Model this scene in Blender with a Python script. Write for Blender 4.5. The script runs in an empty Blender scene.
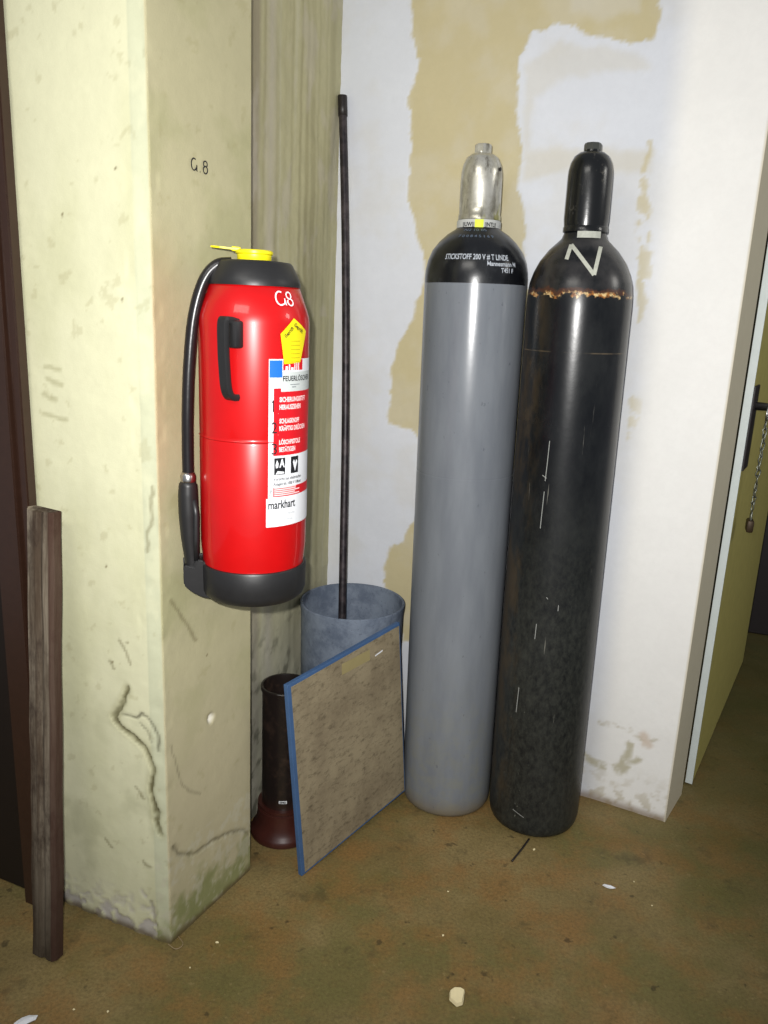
import bpy, bmesh, math, random
from math import sin, cos, tan, pi, radians, hypot, atan2, asin, sqrt
from mathutils import Vector, Matrix, noise
random.seed(7)
C = bpy.context.scene
COL = C.collection

# ------------------------------------------------------------------ camera
F = 800.0; H = 1.33
vx, vy = 246-384, 3637-512.
down = Vector((vx, -vy, -F)).normalized(); up = -down
fw = Vector((0, 0, -1)); fw = (fw-up*fw.dot(up)).normalized()
rt = fw.cross(up)
R = Matrix((rt, fw, up))                       # camera space -> world
cam = bpy.data.cameras.new('camera'); camo = bpy.data.objects.new('camera', cam); COL.objects.link(camo)
cam.sensor_fit = 'VERTICAL'; cam.sensor_height = 36; cam.lens = 36*F/1024
cam.clip_start = .02
m4 = R.to_4x4(); m4.translation = (0, 0, H); camo.matrix_world = m4
C.camera = camo

def ray(x, y): return R @ Vector((x-384, -(y-512), -F))
def fl(x, y, z=0):
    r = ray(x, y); t = (z-H)/r.z; return Vector((r.x*t, r.y*t, z))
def at_y(x, y, Y):
    r = ray(x, y); t = Y/r.y; return Vector((r.x*t, Y, H+r.z*t))
def at_pl(x, y, P, n):
    r = ray(x, y); n = Vector(n); t = (Vector(P)-Vector((0, 0, H))).dot(n)/r.dot(n)
    return Vector((r.x*t, r.y*t, H+r.z*t))

# ------------------------------------------------------------------ colour + materials
def lin(c):
    c = c/255.
    return c/12.92 if c <= .04045 else ((c+.055)/1.055)**2.4
def rgb(r, g, b): return (lin(r), lin(g), lin(b), 1)

class NT:
    def __init__(s, name, rough=.6, spec=.5, metal=0.0):
        s.m = bpy.data.materials.new(name); s.m.use_nodes = True
        s.t = s.m.node_tree; s.b = s.t.nodes['Principled BSDF']
        s.b.inputs['Roughness'].default_value = rough
        s.b.inputs['Specular IOR Level'].default_value = spec
        s.b.inputs['Metallic'].default_value = metal
        s.co = s.t.nodes.new('ShaderNodeTexCoord').outputs['Object']
    def n(s, typ, **kw):
        nd = s.t.nodes.new('ShaderNode'+typ)
        for k, v in kw.items(): setattr(nd, k, v)
        return nd
    def set(s, sock, v):
        if isinstance(v, bpy.types.NodeSocket): s.t.links.new(v, sock)
        else: sock.default_value = v
    def map(s, scale=(1, 1, 1), loc=(0, 0, 0)):
        nd = s.n('Mapping'); s.set(nd.inputs[0], s.co)
        nd.inputs['Scale'].default_value = scale; nd.inputs['Location'].default_value = loc
        return nd.outputs[0]
    def noise(s, scale=5, detail=4, rough=.55, vec=None, dist=0):
        nd = s.n('TexNoise'); s.set(nd.inputs['Vector'], vec or s.co)
        nd.inputs['Scale'].default_value = scale; nd.inputs['Detail'].default_value = detail
        nd.inputs['Roughness'].default_value = rough; nd.inputs['Distortion'].default_value = dist
        return nd.outputs['Fac']
    def vor(s, scale, vec=None, out='Distance'):
        nd = s.n('TexVoronoi'); s.set(nd.inputs['Vector'], vec or s.co); nd.inputs['Scale'].default_value = scale
        return nd.outputs[out]
    def ramp(s, v, a, b, lo=0., hi=1.):
        nd = s.n('MapRange', clamp=True, interpolation_type='SMOOTHSTEP')
        s.set(nd.inputs[0], v); nd.inputs[1].default_value = a; nd.inputs[2].default_value = b
        nd.inputs[3].default_value = lo; nd.inputs[4].default_value = hi
        return nd.outputs[0]
    def math(s, op, a, b=0.):
        nd = s.n('Math', operation=op); s.set(nd.inputs[0], a); s.set(nd.inputs[1], b); return nd.outputs[0]
    def mix(s, f, a, b):
        nd = s.n('Mix', data_type='RGBA'); s.set(nd.inputs[0], f); s.set(nd.inputs[6], a); s.set(nd.inputs[7], b)
        return nd.outputs[2]
    def attr(s, name='Col'):
        return s.n('Attribute', attribute_name=name).outputs['Color']
    def sep(s, v=None):
        nd = s.n('SeparateXYZ'); s.set(nd.inputs[0], v or s.co); return nd.outputs
    def bump(s, h, strength=.3, dist=.005):
        nd = s.n('Bump'); nd.inputs['Strength'].default_value = strength; nd.inputs['Distance'].default_value = dist
        s.set(nd.inputs['Height'], h); s.set(s.b.inputs['Normal'], nd.outputs[0])
    def base(s, c): s.set(s.b.inputs['Base Color'], c)
    def rough(s, c): s.set(s.b.inputs['Roughness'], c)

def simple(name, c, rough=.5, spec=.5, metal=0., var=.15, scale=30, bump=0.1):
    k = NT(name, rough, spec, metal)
    d = tuple(x*(1-var) for x in c[:3])+(1,); l = tuple(min(1, x*(1+var)) for x in c[:3])+(1,)
    f = k.noise(scale, 5)
    k.base(k.mix(f, d, l))
    if bump: k.bump(f, bump, .002)
    return k.m

def wall_mat(name, rough=.7, amp=.10, bump=.35, spec=.25, gscale=420):
    k = NT(name, rough, spec)
    a = k.attr()
    n1 = k.ramp(k.noise(9, 5), .3, .7); n2 = k.noise(gscale, 2)
    n3 = k.ramp(k.noise(55, 5, .7), .35, .7)
    dark = k.mix(1.0, a, a); 
    hs = k.n('HueSaturation'); k.set(hs.inputs['Color'], a); hs.inputs['Value'].default_value = 1-amp*1.6
    c = k.mix(k.math('MULTIPLY', n1, .45), a, hs.outputs[0])
    c = k.mix(k.math('MULTIPLY', n3, .4), c, hs.outputs[0])
    k.base(c)
    h = k.math('ADD', k.math('MULTIPLY', n2, .35), k.math('ADD', k.math('MULTIPLY', k.noise(60, 6, .6), .8), k.math('MULTIPLY', k.noise(7, 3), .8)))
    k.bump(h, bump, .004)
    return k.m

# ------------------------------------------------------------------ mesh helpers
def link(name, me, mat=None, parent=None, smooth=False):
    if mat: me.materials.append(mat)
    if smooth:
        for p in me.polygons: p.use_smooth = True
    o = bpy.data.objects.new(name, me); COL.objects.link(o)
    if parent: o.parent = parent
    return o
def obj(name, bm, mat, parent=None, smooth=False, auto=None):
    bmesh.ops.recalc_face_normals(bm, faces=bm.faces)
    if auto is not None:
        for e in bm.edges:
            if len(e.link_faces) == 2 and e.calc_face_angle(0) > radians(auto): e.smooth = False
        smooth = True
    me = bpy.data.meshes.new(name); bm.to_mesh(me); bm.free()
    return link(name, me, mat, parent, smooth)
def tag(o, label=None, cat=None, group=None, kind=None):
    if label: o['label'] = label
    if cat: o['category'] = cat
    if group: o['group'] = group
    if kind: o['kind'] = kind
    return o
def empty(name, M):
    o = bpy.data.objects.new(name, None); COL.objects.link(o); o.empty_display_size = .05
    o.matrix_world = M if isinstance(M, Matrix) else Matrix.Translation(M)
    return o
def lathe(prof, seg=72, bm=None, M=None, cap=True):
    bm = bm or bmesh.new(); rings = []
    for r, z in prof:
        if r < 1e-6:
            v = bm.verts.new((0, 0, z)); rings.append([v]*seg)
        else:
            rings.append([bm.verts.new((r*cos(2*pi*i/seg), r*sin(2*pi*i/seg), z)) for i in range(seg)])
    for a, b in zip(rings, rings[1:]):
        for i in range(seg):
            j = (i+1) % seg; vs = []
            for v in (a[i], a[j], b[j], b[i]):
                if v not in vs: vs.append(v)
            if len(vs) > 2: bm.faces.new(vs)
    if cap:
        for q in (rings[0], rings[-1]):
            if q[0] is not q[1]: bm.faces.new(q)
    if M is not None:
        vs = {v for r_ in rings for v in r_}
        for v in vs: v.co = M @ v.co
    return bm
def box(sx, sy, sz, M=None, bev=0, bm=None, seg=2):
    t = bmesh.new(); bmesh.ops.create_cube(t, size=1)
    for v in t.verts: v.co = Vector((v.co.x*sx, v.co.y*sy, v.co.z*sz))
    if bev: bmesh.ops.bevel(t, geom=list(t.edges), offset=bev, segments=seg, affect='EDGES', profile=.5)
    if M is not None: bmesh.ops.transform(t, matrix=M, verts=t.verts)
    if bm is None: return t
    me = bpy.data.meshes.new('t'); t.to_mesh(me); t.free(); bm.from_mesh(me); bpy.data.meshes.remove(me); return bm
def T(x, y, z): return Matrix.Translation((x, y, z))
def RZ(a): return Matrix.Rotation(a, 4, 'Z')
def RX(a): return Matrix.Rotation(a, 4, 'X')
def RY(a): return Matrix.Rotation(a, 4, 'Y')
def spline(pts, n=12):
    P = [Vector(p) for p in pts]; P = [P[0]*2-P[1]]+P+[P[-1]*2-P[-2]]; out = []
    for i in range(1, len(P)-2):
        for k in range(n):
            t = k/n
            out.append(.5*((2*P[i])+(-P[i-1]+P[i+1])*t+(2*P[i-1]-5*P[i]+4*P[i+1]-P[i+2])*t*t+(-P[i-1]+3*P[i]-3*P[i+1]+P[i+2])*t**3))
    out.append(P[-2]); return out
def tube(pts, rad, seg=14, bm=None, closed=False, flat=None):
    bm = bm or bmesh.new(); n = len(pts); rings = []
    rf = rad if callable(rad) else (lambda t: rad)
    ref = Vector((.31, .17, .93)) if not closed else None
    N = None
    for i, p in enumerate(pts):
        if closed: t = (pts[(i+1) % n]-pts[i-1]).normalized()
        else: t = (pts[min(i+1, n-1)]-pts[max(i-1, 0)]).normalized()
        if N is None:
            a = Vector((1, 0, 0)) if abs(t.x) < .8 else Vector((0, 1, 0)); N = t.cross(a).normalized()
        else: N = (N-t*N.dot(t)).normalized()
        B = t.cross(N); r = rf(i/(n-1))
        rings.append([bm.verts.new(p+(N*cos(2*pi*k/seg)+B*sin(2*pi*k/seg))*r) for k in range(seg)])
    prs = list(zip(rings, rings[1:]))
    if closed: prs.append((rings[-1], rings[0]))
    for a, b in prs:
        for k in range(seg): bm.faces.new((a[k], a[(k+1) % seg], b[(k+1) % seg], b[k]))
    if not closed: bm.faces.new(rings[0]); bm.faces.new(rings[-1])
    return bm
def prism(poly, z0, z1, bm=None):
    bm = bm or bmesh.new()
    a = [bm.verts.new((x, y, z0)) for x, y in poly]; b = [bm.verts.new((x, y, z1)) for x, y in poly]
    bm.faces.new(a); bm.faces.new(b); n = len(a)
    for i in range(n): bm.faces.new((a[i], a[(i+1) % n], b[(i+1) % n], b[i]))
    return bm

# flat artwork bent round a body of revolution: x = arc length, y = height
def bend_bm(bm, a0, z0, rfun, off=.0006, zs=1.0, rref=None, cell=.004):
    """cut finely, then wrap; a=0 looks along local -y, a>0 turns to local +x"""
    if cell:
        for ax in (0, 1):
            vs = [v.co[ax] for v in bm.verts]; lo, hi = min(vs), max(vs); k = int((hi-lo)/cell)
            for i in range(1, k+1):
                co = [0, 0, 0]; co[ax] = lo+i*cell; no = [0, 0, 0]; no[ax] = 1
                bmesh.ops.bisect_plane(bm, geom=bm.verts[:]+bm.edges[:]+bm.faces[:], plane_co=co, plane_no=no, dist=1e-7)
    for v in bm.verts:
        z = z0+v.co.y*zs; r = rfun(z)+off+v.co.z
        a = a0+v.co.x/(rref or rfun(z0)); v.co = Vector((r*sin(a), -r*cos(a), z))
    return bm
def poly_bm(pts, z=0, bm=None):
    bm = bm or bmesh.new(); bm.faces.new([bm.verts.new((x, y, z)) for x, y in pts]); return bm
def rect(x0, y0, x1, y1, bm=None, z=0): return poly_bm([(x0, y0), (x1, y0), (x1, y1), (x0, y1)], z, bm)
def text_bm(s, size, x=0, y=0, w=None, bold=0., space=1., bm=None, z=0, rot=0, italic=0, align='LEFT'):
    cu = bpy.data.curves.new('t', 'FONT'); cu.body = s; cu.size = size; cu.offset = bold
    cu.space_character = space; cu.resolution_u = 3; cu.shear = italic; cu.align_x = align
    o = bpy.data.objects.new('t', cu); COL.objects.link(o)
    dg = bpy.context.evaluated_depsgraph_get(); me = bpy.data.meshes.new_from_object(o.evaluated_get(dg))
    bpy.data.objects.remove(o); bpy.data.curves.remove(cu)
    t = bmesh.new(); t.from_mesh(me); bpy.data.meshes.remove(me)
    if t.verts and w:
        x0 = min(v.co.x for v in t.verts); x1 = max(v.co.x for v in t.verts); k = w/(x1-x0)
        for v in t.verts: v.co.x = (v.co.x-x0)*k
    for v in t.verts:
        p = Vector((v.co.x*cos(rot)-v.co.y*sin(rot)+x, v.co.x*sin(rot)+v.co.y*cos(rot)+y, z)); v.co = p
    if bm is None: return t
    me = bpy.data.meshes.new('t'); t.to_mesh(me); t.free(); bm.from_mesh(me); bpy.data.meshes.remove(me); return bm
def strokes(lines, w, bm=None, z=0):
    """hand-drawn strokes as flat ribbons"""
    bm = bm or bmesh.new()
    for ln in lines:
        P = [Vector((x, y, z)) for x, y in ln]; prev = None
        for i, p in enumerate(P):
            t = (P[min(i+1, len(P)-1)]-P[max(i-1, 0)]).normalized(); n = Vector((-t.y, t.x, 0))*w/2
            a, b = bm.verts.new(p+n), bm.verts.new(p-n)
            if prev: bm.faces.new((prev[0], prev[1], b, a))
            prev = (a, b)
    return bm

# ------------------------------------------------------------------ masks
def sd_poly(p, poly):
    x, y = p; d = 1e9; ins = False; n = len(poly)
    for i in range(n):
        x1, y1 = poly[i]; x2, y2 = poly[(i+1) % n]
        ex, ey = x2-x1, y2-y1; t = max(0, min(1, ((x-x1)*ex+(y-y1)*ey)/(ex*ex+ey*ey+1e-12)))
        d = min(d, (x-x1-ex*t)**2+(y-y1-ey*t)**2)
        if (y1 > y) != (y2 > y) and x < (x2-x1)*(y-y1)/(y2-y1)+x1: ins = not ins
    return -sqrt(d) if ins else sqrt(d)
def sd_line(p, pl):
    x, y = p; d = 1e9
    for (x1, y1), (x2, y2) in zip(pl, pl[1:]):
        ex, ey = x2-x1, y2-y1; t = max(0, min(1, ((x-x1)*ex+(y-y1)*ey)/(ex*ex+ey*ey+1e-12)))
        d = min(d, (x-x1-ex*t)**2+(y-y1-ey*t)**2)
    return sqrt(d)
def ss(a, b, x):
    t = max(0, min(1, (x-a)/(b-a))); return t*t*(3-2*t)
def nz(x, y, s, seed=0): return noise.noise(Vector((x*s+seed*7.1, y*s+seed*3.3, seed*1.7)))
def fbm(x, y, s, seed=0): return noise.fractal(Vector((x*s+seed*7.1, y*s-seed*3.3, seed*1.7)), .8, 2.1, 5)
def mixc(a, b, t): return tuple(a[i]*(1-t)+b[i]*t for i in range(3))

def grid_wall(name, path, z0, z1, cell, fn, mat, thick_pts, zt=None):
    """front of a wall as a fine grid along a plan polyline (left to right as seen), closed behind by thick_pts"""
    P = [Vector((p[0], p[1], 0)) for p in path]; cum = [0]
    for a, b in zip(P, P[1:]): cum.append(cum[-1]+(b-a).length)
    ss_ = []
    for i in range(len(P)-1):
        k = max(1, int(round((cum[i+1]-cum[i])/cell))); ss_ += [cum[i]+(cum[i+1]-cum[i])*j/k for j in range(k)]
    ss_.append(cum[-1])
    nzv = int((z1-z0)/cell); zs = [z0+(z1-z0)*j/nzv for j in range(nzv+1)]
    verts = []; cols = []
    for s in ss_:
        i = max(j for j in range(len(P)-1) if cum[j] <= s+1e-9)
        t = (P[i+1]-P[i]).normalized(); n = Vector((t.y, -t.x, 0)); b = P[i]+t*(s-cum[i])
        for z in zs:
            c, d = fn(s, z); q = b-n*d; verts.append((q.x, q.y, z)); cols.append((c[0], c[1], c[2], 1))
    nv = len(zs); faces = []
    for i in range(len(ss_)-1):
        for j in range(nv-1): a = i*nv+j; faces.append((a, a+nv, a+nv+1, a+1))
    # closing slab: sides, back, top, bottom
    base = len(verts); side = cols[nv//2]
    tp = [Vector((p[0], p[1], 0)) for p in thick_pts]
    loop = [P[0]]+tp[::-1]+[P[-1]]     # behind, left to right
    ends = loop
    for p in ends:
        for z in (zs[0], zs[-1]): verts.append((p.x, p.y, z)); cols.append(fn(-1, z)[0]+(1,))
    for k in range(len(ends)-1):
        a = base+2*k; faces.append((a, a+1, a+3, a+2))
    top = [base+2*k+1 for k in range(len(ends))][::-1]
    mid = [i*nv+nv-1 for i in range(len(ss_)) if any(abs(ss_[i]-c) < 1e-9 for c in cum[1:-1])]
    faces.append(tuple([base+1]+mid+[base+2*(len(ends)-1)+1]+[base+2*k+1 for k in range(len(ends)-2, 0, -1)]))
    me = bpy.data.meshes.new(name); me.from_pydata(verts, [], faces); me.update()
    at = me.color_attributes.new('Col', 'FLOAT_COLOR', 'POINT')
    flat = [x for c in cols for x in c]; at.data.foreach_set('color', flat)
    o = link(name, me, mat, smooth=False)
    nf = (len(ss_)-1)*(nv-1)
    for i in range(nf): me.polygons[i].use_smooth = True
    tag(o, kind='structure'); return o

# ------------------------------------------------------------------ plan of the corner
A19 = radians(-19.1)
u = Vector((cos(A19), sin(A19), 0)); nW = Vector((-u.y, u.x, 0))      # along / into the back wall
wB = fl(665, 822)
WM = wB+nW*.034                                                        # a point on the main back plane
K = at_pl(336, 250, WM, nW); K.z = 0                                   # inner corner
ridge = at_pl(650, 350, WM, nW); ridge.z = 0
sR = (ridge-K).dot(u)
r1 = K+u*(sR-.035); r2 = ridge+u*.05-nW*.012
retE = fl(681.5, 794)

# ------------------------------------------------------------------ wall colours
WHITE = rgb(209, 212, 218)[:3]; WHITE2 = rgb(236, 235, 231)[:3]; BEIGE = rgb(190, 179, 142)[:3]; PALE = rgb(202, 199, 190)[:3]
def wp(pts): 
    out = []
    for x, y in pts:
        X = at_pl(x, y, WM, nW); out.append(((X-K).dot(u), X.z))
    return out
beigeA = wp([(412, -160), (410, 0), (414, 35), (420, 62), (408, 100), (413, 150), (409, 190), (417, 230), (424, 262), (423, 285), (409, 325), (397, 345), (391, 372), (390, 424), (416, 430), (430, 470), (520, 470),
             (530, 300), (524, 240), (519, 190), (522, 150), (516, 110), (519, 62), (530, 30), (560, 24), (600, 34), (655, 40), (661, 10), (664, -160)])
beigeB = wp([(383, 566), (390, 548), (404, 542), (412, 520), (430, 515), (430, 640), (402, 640), (398, 612), (386, 600)])
pale1 = wp([(524, 66), (560, 42), (640, 50), (652, 70), (570, 78), (536, 96), (532, 150), (524, 152)])
pale2 = wp([(524, 152), (560, 148), (655, 150), (654, 172), (560, 170), (526, 182)])
pale3 = wp([(565, -60), (640, -60), (640, 12), (600, 20), (568, 12)])
streak1 = wp([(648, 138), (654, 140), (645, 190), (652, 235), (648, 300), (636, 330), (638, 260), (636, 205), (643, 170)])
streak2 = wp([(632, 392), (641, 400), (634, 436), (626, 440)])
stain1 = wp([(580, 757), (600, 764), (620, 768), (628, 752), (630, 742)]); stain2 = wp([(625, 768), (632, 760), (640, 757)])
stain3 = wp([(600, 722), (625, 726), (650, 736), (664, 733)]); stain4 = wp([(646, 730), (650, 740)])
def back_fn(s, z):
    if s < 0: return rgb(200, 192, 168)[:3], 0
    j = .010*fbm(s, z, 14, 1)+.004*fbm(s, z, 60, 2); q = (s+j, z+.010*fbm(s, z, 14, 3)+.003*fbm(s, z, 70, 4))
    c = WHITE; dsp = 0
    # mottled thin paint
    c = mixc(c, PALE, .30*ss(-.1, .5, fbm(s, z, 5, 8)))
    bm_ = max(1-ss(-.003, .004, sd_poly(q, beigeA)), 1-ss(-.003, .004, sd_poly(q, beigeB)))
    brush = ss(.1, .6, fbm(s*3, z, 18, 12))*.25
    c = mixc(c, mixc(BEIGE, PALE, .22*ss(-.2, .6, fbm(s, z, 8, 5))), bm_*(1-.0*brush))
    for pl, a in ((pale1, .45), (pale2, .6), (pale3, .55)):
        k = 1-ss(-.012, .010, sd_poly(q, pl)); c = mixc(c, mixc(PALE, BEIGE, .25), k*a)
    for pl, a in ((streak1, .75), (streak2, .7)):
        k = (1-ss(-.003, .004, sd_poly(q, pl)))*ss(-.35, .1, fbm(s, z, 30, 6)+.1); c = mixc(c, BEIGE, k*a)
    w2 = ss(sR-.05, sR+.03, s); c = mixc(c, WHITE2, w2)
    # stains low on the right part
    d1 = min(sd_line(q, stain1), sd_line(q, stain2)+.002); c = mixc(c, rgb(168, 160, 122)[:3], .7*(1-ss(.006, .017, d1))*ss(-.6, .1, fbm(s, z, 25, 7)))
    c = mixc(c, rgb(175, 165, 135)[:3], .55*(1-ss(.002, .010, sd_line(q, stain3)))*ss(-.3, .3, fbm(s, z, 35, 9)))
    c = mixc(c, rgb(190, 160, 125)[:3], .5*(1-ss(.004, .018, sd_line(q, stain4))))
    if z < .16 and s > sR-.1:
        k = ss(.16, .0, z)*ss(.05, .5, fbm(s, z, 30, 10)+.1); c = mixc(c, rgb(176, 165, 135)[:3], .6*k)
    if z < .03: c = mixc(c, rgb(120, 95, 65)[:3], .7*ss(.03+.01*nz(s, z, 40), .004, z))
    # tiny chips
    dsp += .0015*bm_ + .002*fbm(s, z, 3, 21)
    if s > Ltot-.004: c = rgb(206, 198, 176)[:3]
    return c, dsp

pathB = [K, r1, ridge-nW*.004, r2, wB]
Ltot = sum((b-a).length for a, b in zip(pathB, pathB[1:]))
backEnd = retE+Vector((.02, .03, 0))
m_wall = wall_mat('painted_plaster', .72, .05, .14)
grid_wall('wall_back', pathB, 0, 2.5, .0065, back_fn, m_wall, [retE, retE+Vector((-.10, .35, 0)), K+nW*.35])

# recess wall (left of the rod), running from behind the pier to the corner
v20 = Vector((cos(radians(70.9)), sin(radians(70.9)), 0))
def rec_fn(s, z):
    if s < 0: return rgb(150, 146, 112)[:3], 0
    t = s/.75
    base = rgb(184, 179, 142)[:3]
    w = s+.004*nz(s, z, 3, 2)+.003*nz(0, z, 9, 3)
    st = noise.noise(Vector((w*70, z*.9, 3)))*.5+noise.noise(Vector((w*25, z*.5, 9)))*.5
    c = mixc(base, rgb(162, 156, 120)[:3], ss(-.1, .5, st))
    c = mixc(c, rgb(202, 200, 178)[:3], .30*ss(.15, .6, noise.noise(Vector((w*45, z*.7, 30)))+.1*fbm(s, z, 30, 4)))
    # greyish brown band next to the pier, paler lilac band beside it
    c = mixc(c, rgb(146, 135, 116)[:3], .7*ss(RV+.045, RV+.02, w)); 
    c = mixc(c, rgb(186, 178, 168)[:3], .55*max(0, 1-abs(w-RV-.085)/.035))
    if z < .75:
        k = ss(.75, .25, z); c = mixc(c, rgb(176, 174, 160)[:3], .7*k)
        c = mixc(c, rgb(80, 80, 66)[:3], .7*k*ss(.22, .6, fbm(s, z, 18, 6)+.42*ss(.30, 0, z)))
    if z > 1.3: c = mixc(c, rgb(196, 188, 176)[:3], .35*ss(.1, .5, fbm(s, z*.5, 10, 15)))
    return c, .003*fbm(s, z, 8, 5)
Rs = K-v20*.75
RV = (1.847-Rs.y)/v20.y*1.0
m_wall2 = wall_mat('stained_plaster', .7, .10, .25)
grid_wall('wall_left', [Rs, K], 0, 2.5, .0065, rec_fn, m_wall2, [K+Vector((-.25, .1, 0)), Rs+Vector((-.25, .1, 0))])

# ------------------------------------------------------------------ pier the extinguisher hangs on
L0 = fl(70, 905); Lc = fl(158, 941); Rc = fl(171, 944); cR = fl(250, 870)
ld = (Lc-L0).normalized(); Lfar = L0-ld*.5
sC = (Lc-Lfar).length; sD = sC+(Rc-Lc).length
nL = Vector((ld.y, -ld.x, 0)); rd = (cR-Rc).normalized(); nR = Vector((rd.y, -rd.x, 0))
def pL(pts): return [(((X := at_pl(x, y, Lc, nL))-Lfar).dot(ld), X.z) for x, y in pts]
def pR(pts): return [(sD+((X := at_pl(x, y, Rc, nR))-Rc).dot(rd), X.z) for x, y in pts]
crack1 = pL([(129, 690), (122, 702), (113, 716), (120, 727), (133, 737), (147, 750), (152, 768), (151, 790), (155, 812), (160, 835)])
crack1b = pL([(122, 714), (136, 716), (142, 712), (152, 722), (157, 735), (158, 752)])
crack1c = pL([(140, 722), (147, 730), (150, 742)])
crack2 = pR([(174, 848), (182, 855), (195, 853), (207, 847), (218, 838), (232, 831), (243, 830), (249, 834)])
crack3 = pR([(172, 745), (176, 765), (181, 782), (190, 792), (201, 795)])
thin = [pL([(150, 480), (152, 520), (147, 535), (148, 552)]), pL([(150, 900), (156, 925)]), pL([(118, 640), (126, 652), (131, 664)]), pL([(109, 660), (113, 668)]), pL([(136, 788), (143, 798)]),
        pL([(105, 838), (112, 846)]), pR([(170, 600), (182, 618), (196, 640)]), pL([(143, 862), (150, 868)])]
scuff = pL([(45, 366), (60, 368)]), pL([(47, 380), (62, 385)]), pL([(44, 395), (56, 400)]), pL([(46, 414), (66, 420)])
spots = pL([(116, 168), (106, 566), (62, 215), (127, 642), (112, 662), (123, 300)]); spotsR = pR([(207, 655)])
dent = pR([(211, 718)])[0]; dent2 = pR([(172, 620)])[0]
CREAM = rgb(210, 209, 176)[:3]; CREAMR = rgb(178, 172, 138)[:3]; CREAMC = rgb(190, 192, 163)[:3]  # right face cream darkened to carry part of its weaker light, chamfer in between
def pier_fn(s, z):
    if s < 0: return rgb(140, 135, 100)[:3], 0
    q = (s+.003*nz(s, z, 75, 1)+.005*nz(s, z, 28, 31), z+.003*nz(s, z, 75, 2)+.005*nz(s, z, 28, 32)); d = 0
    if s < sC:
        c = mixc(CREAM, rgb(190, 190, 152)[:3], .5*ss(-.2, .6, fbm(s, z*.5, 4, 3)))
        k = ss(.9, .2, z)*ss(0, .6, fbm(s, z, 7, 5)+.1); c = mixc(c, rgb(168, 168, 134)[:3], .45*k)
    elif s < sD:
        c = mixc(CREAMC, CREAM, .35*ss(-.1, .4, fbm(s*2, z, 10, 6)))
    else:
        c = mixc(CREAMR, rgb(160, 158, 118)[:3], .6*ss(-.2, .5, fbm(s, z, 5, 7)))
        k = ss(.10, .02, s-sD)*ss(1.5, 1.3, z)*ss(.85, 1.1, z); c = mixc(c, rgb(184, 158, 124)[:3], .55*k)
        k = ss(.75, .3, z); c = mixc(c, rgb(186, 176, 146)[:3], .6*k)
    # dust scratches and specks
    c = mixc(c, rgb(150, 142, 100)[:3], .25*ss(.55, .75, fbm(s, z, 30, 8)))
    for pl, w0, w1, a, dep in ((crack1, .0030+.0015*nz(s, z, 25, 44), .0072, .95, .006), (crack1b, .0008, .0045, .7, .002), (crack1c, .0006, .004, .55, .001), (crack2, .0010, .0052, .7, .003), (crack3, .0004, .0042, .4, 0)):
        if abs(s-pl[0][0]) < .3 and z < .8:
            dd = sd_line(q, pl); k = 1-ss(w0, w1, dd)
            if k > 0: c = mixc(c, rgb(46, 38, 22)[:3], a*k*(.65+.35*ss(-.4, .3, nz(s, z, 50, 4)))); d += dep*k
            if pl is crack1: c = mixc(c, rgb(150, 146, 104)[:3], .35*(1-ss(.004, .02, dd)))
            if pl is crack2 and z < pl[0][1]+.05:  c = mixc(c, rgb(150, 144, 116)[:3], .3*(1-ss(.004, .014, dd)))
    for pl in thin:
        if z < 1.0 and k_near(q, pl):
            k = 1-ss(.0010, .0052, sd_line(q, pl)); c = mixc(c, rgb(100, 90, 56)[:3], .5*k)
    if 1.0 < z < 1.4 and s < sC:
        for pl in scuff:
            c = mixc(c, rgb(150, 146, 108)[:3], .5*(1-ss(.001, .008, sd_line(q, pl))))
    for (a, b) in spots+spotsR:
        k = 1-ss(.0015, .0040, hypot(s-a, z-b)); 
        if k > 0: c = mixc(c, rgb(95, 78, 40)[:3], .8*k)
    k = 1-ss(.007, .012, hypot((s-dent[0])*1.0, z-dent[1])+.002*nz(s, z, 80, 3))
    if k > 0: c = mixc(c, rgb(226, 222, 208)[:3], k); d += .007*k
    # damp foot: flaking white, moss green, dirt
    if z < .22:
        f = fbm(s, z, 22, 9)
        if s < sC:
            kk = ss(.105, .03, z+.05*f)*ss(-.2, .2, fbm(s, z, 35, 14)); c = mixc(c, rgb(176, 170, 172)[:3], .75*kk); d += .003*kk
        else:
            c = mixc(c, rgb(120, 128, 72)[:3], .75*ss(.13, .03, z+.07*f)); c = mixc(c, rgb(190, 186, 164)[:3], .5*ss(.1, .5, fbm(s, z, 45, 18)))
        c = mixc(c, rgb(90, 74, 46)[:3], .85*ss(.022+.012*f, .002, z))
    d += .0010*fbm(s, z, 9, 19)
    if abs(s-sC) < .02 or abs(s-sD) < .02: d += .0022*max(0, nz(s, z, 28, 20))
    return c, d
def k_near(q, pl): return min(abs(q[0]-p[0]) for p in pl) < .03 and min(abs(q[1]-p[1]) for p in pl) < .06
m_pier = wall_mat('cream_painted_plaster', .62, .06, .16)
grid_wall('wall_pier', [Lfar, Lc, Rc, cR], 0, 2.5, .0045, pier_fn, m_pier, [cR+Vector((-.12, .05, 0)), Lfar+Vector((-.1, .30, 0))])

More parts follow.
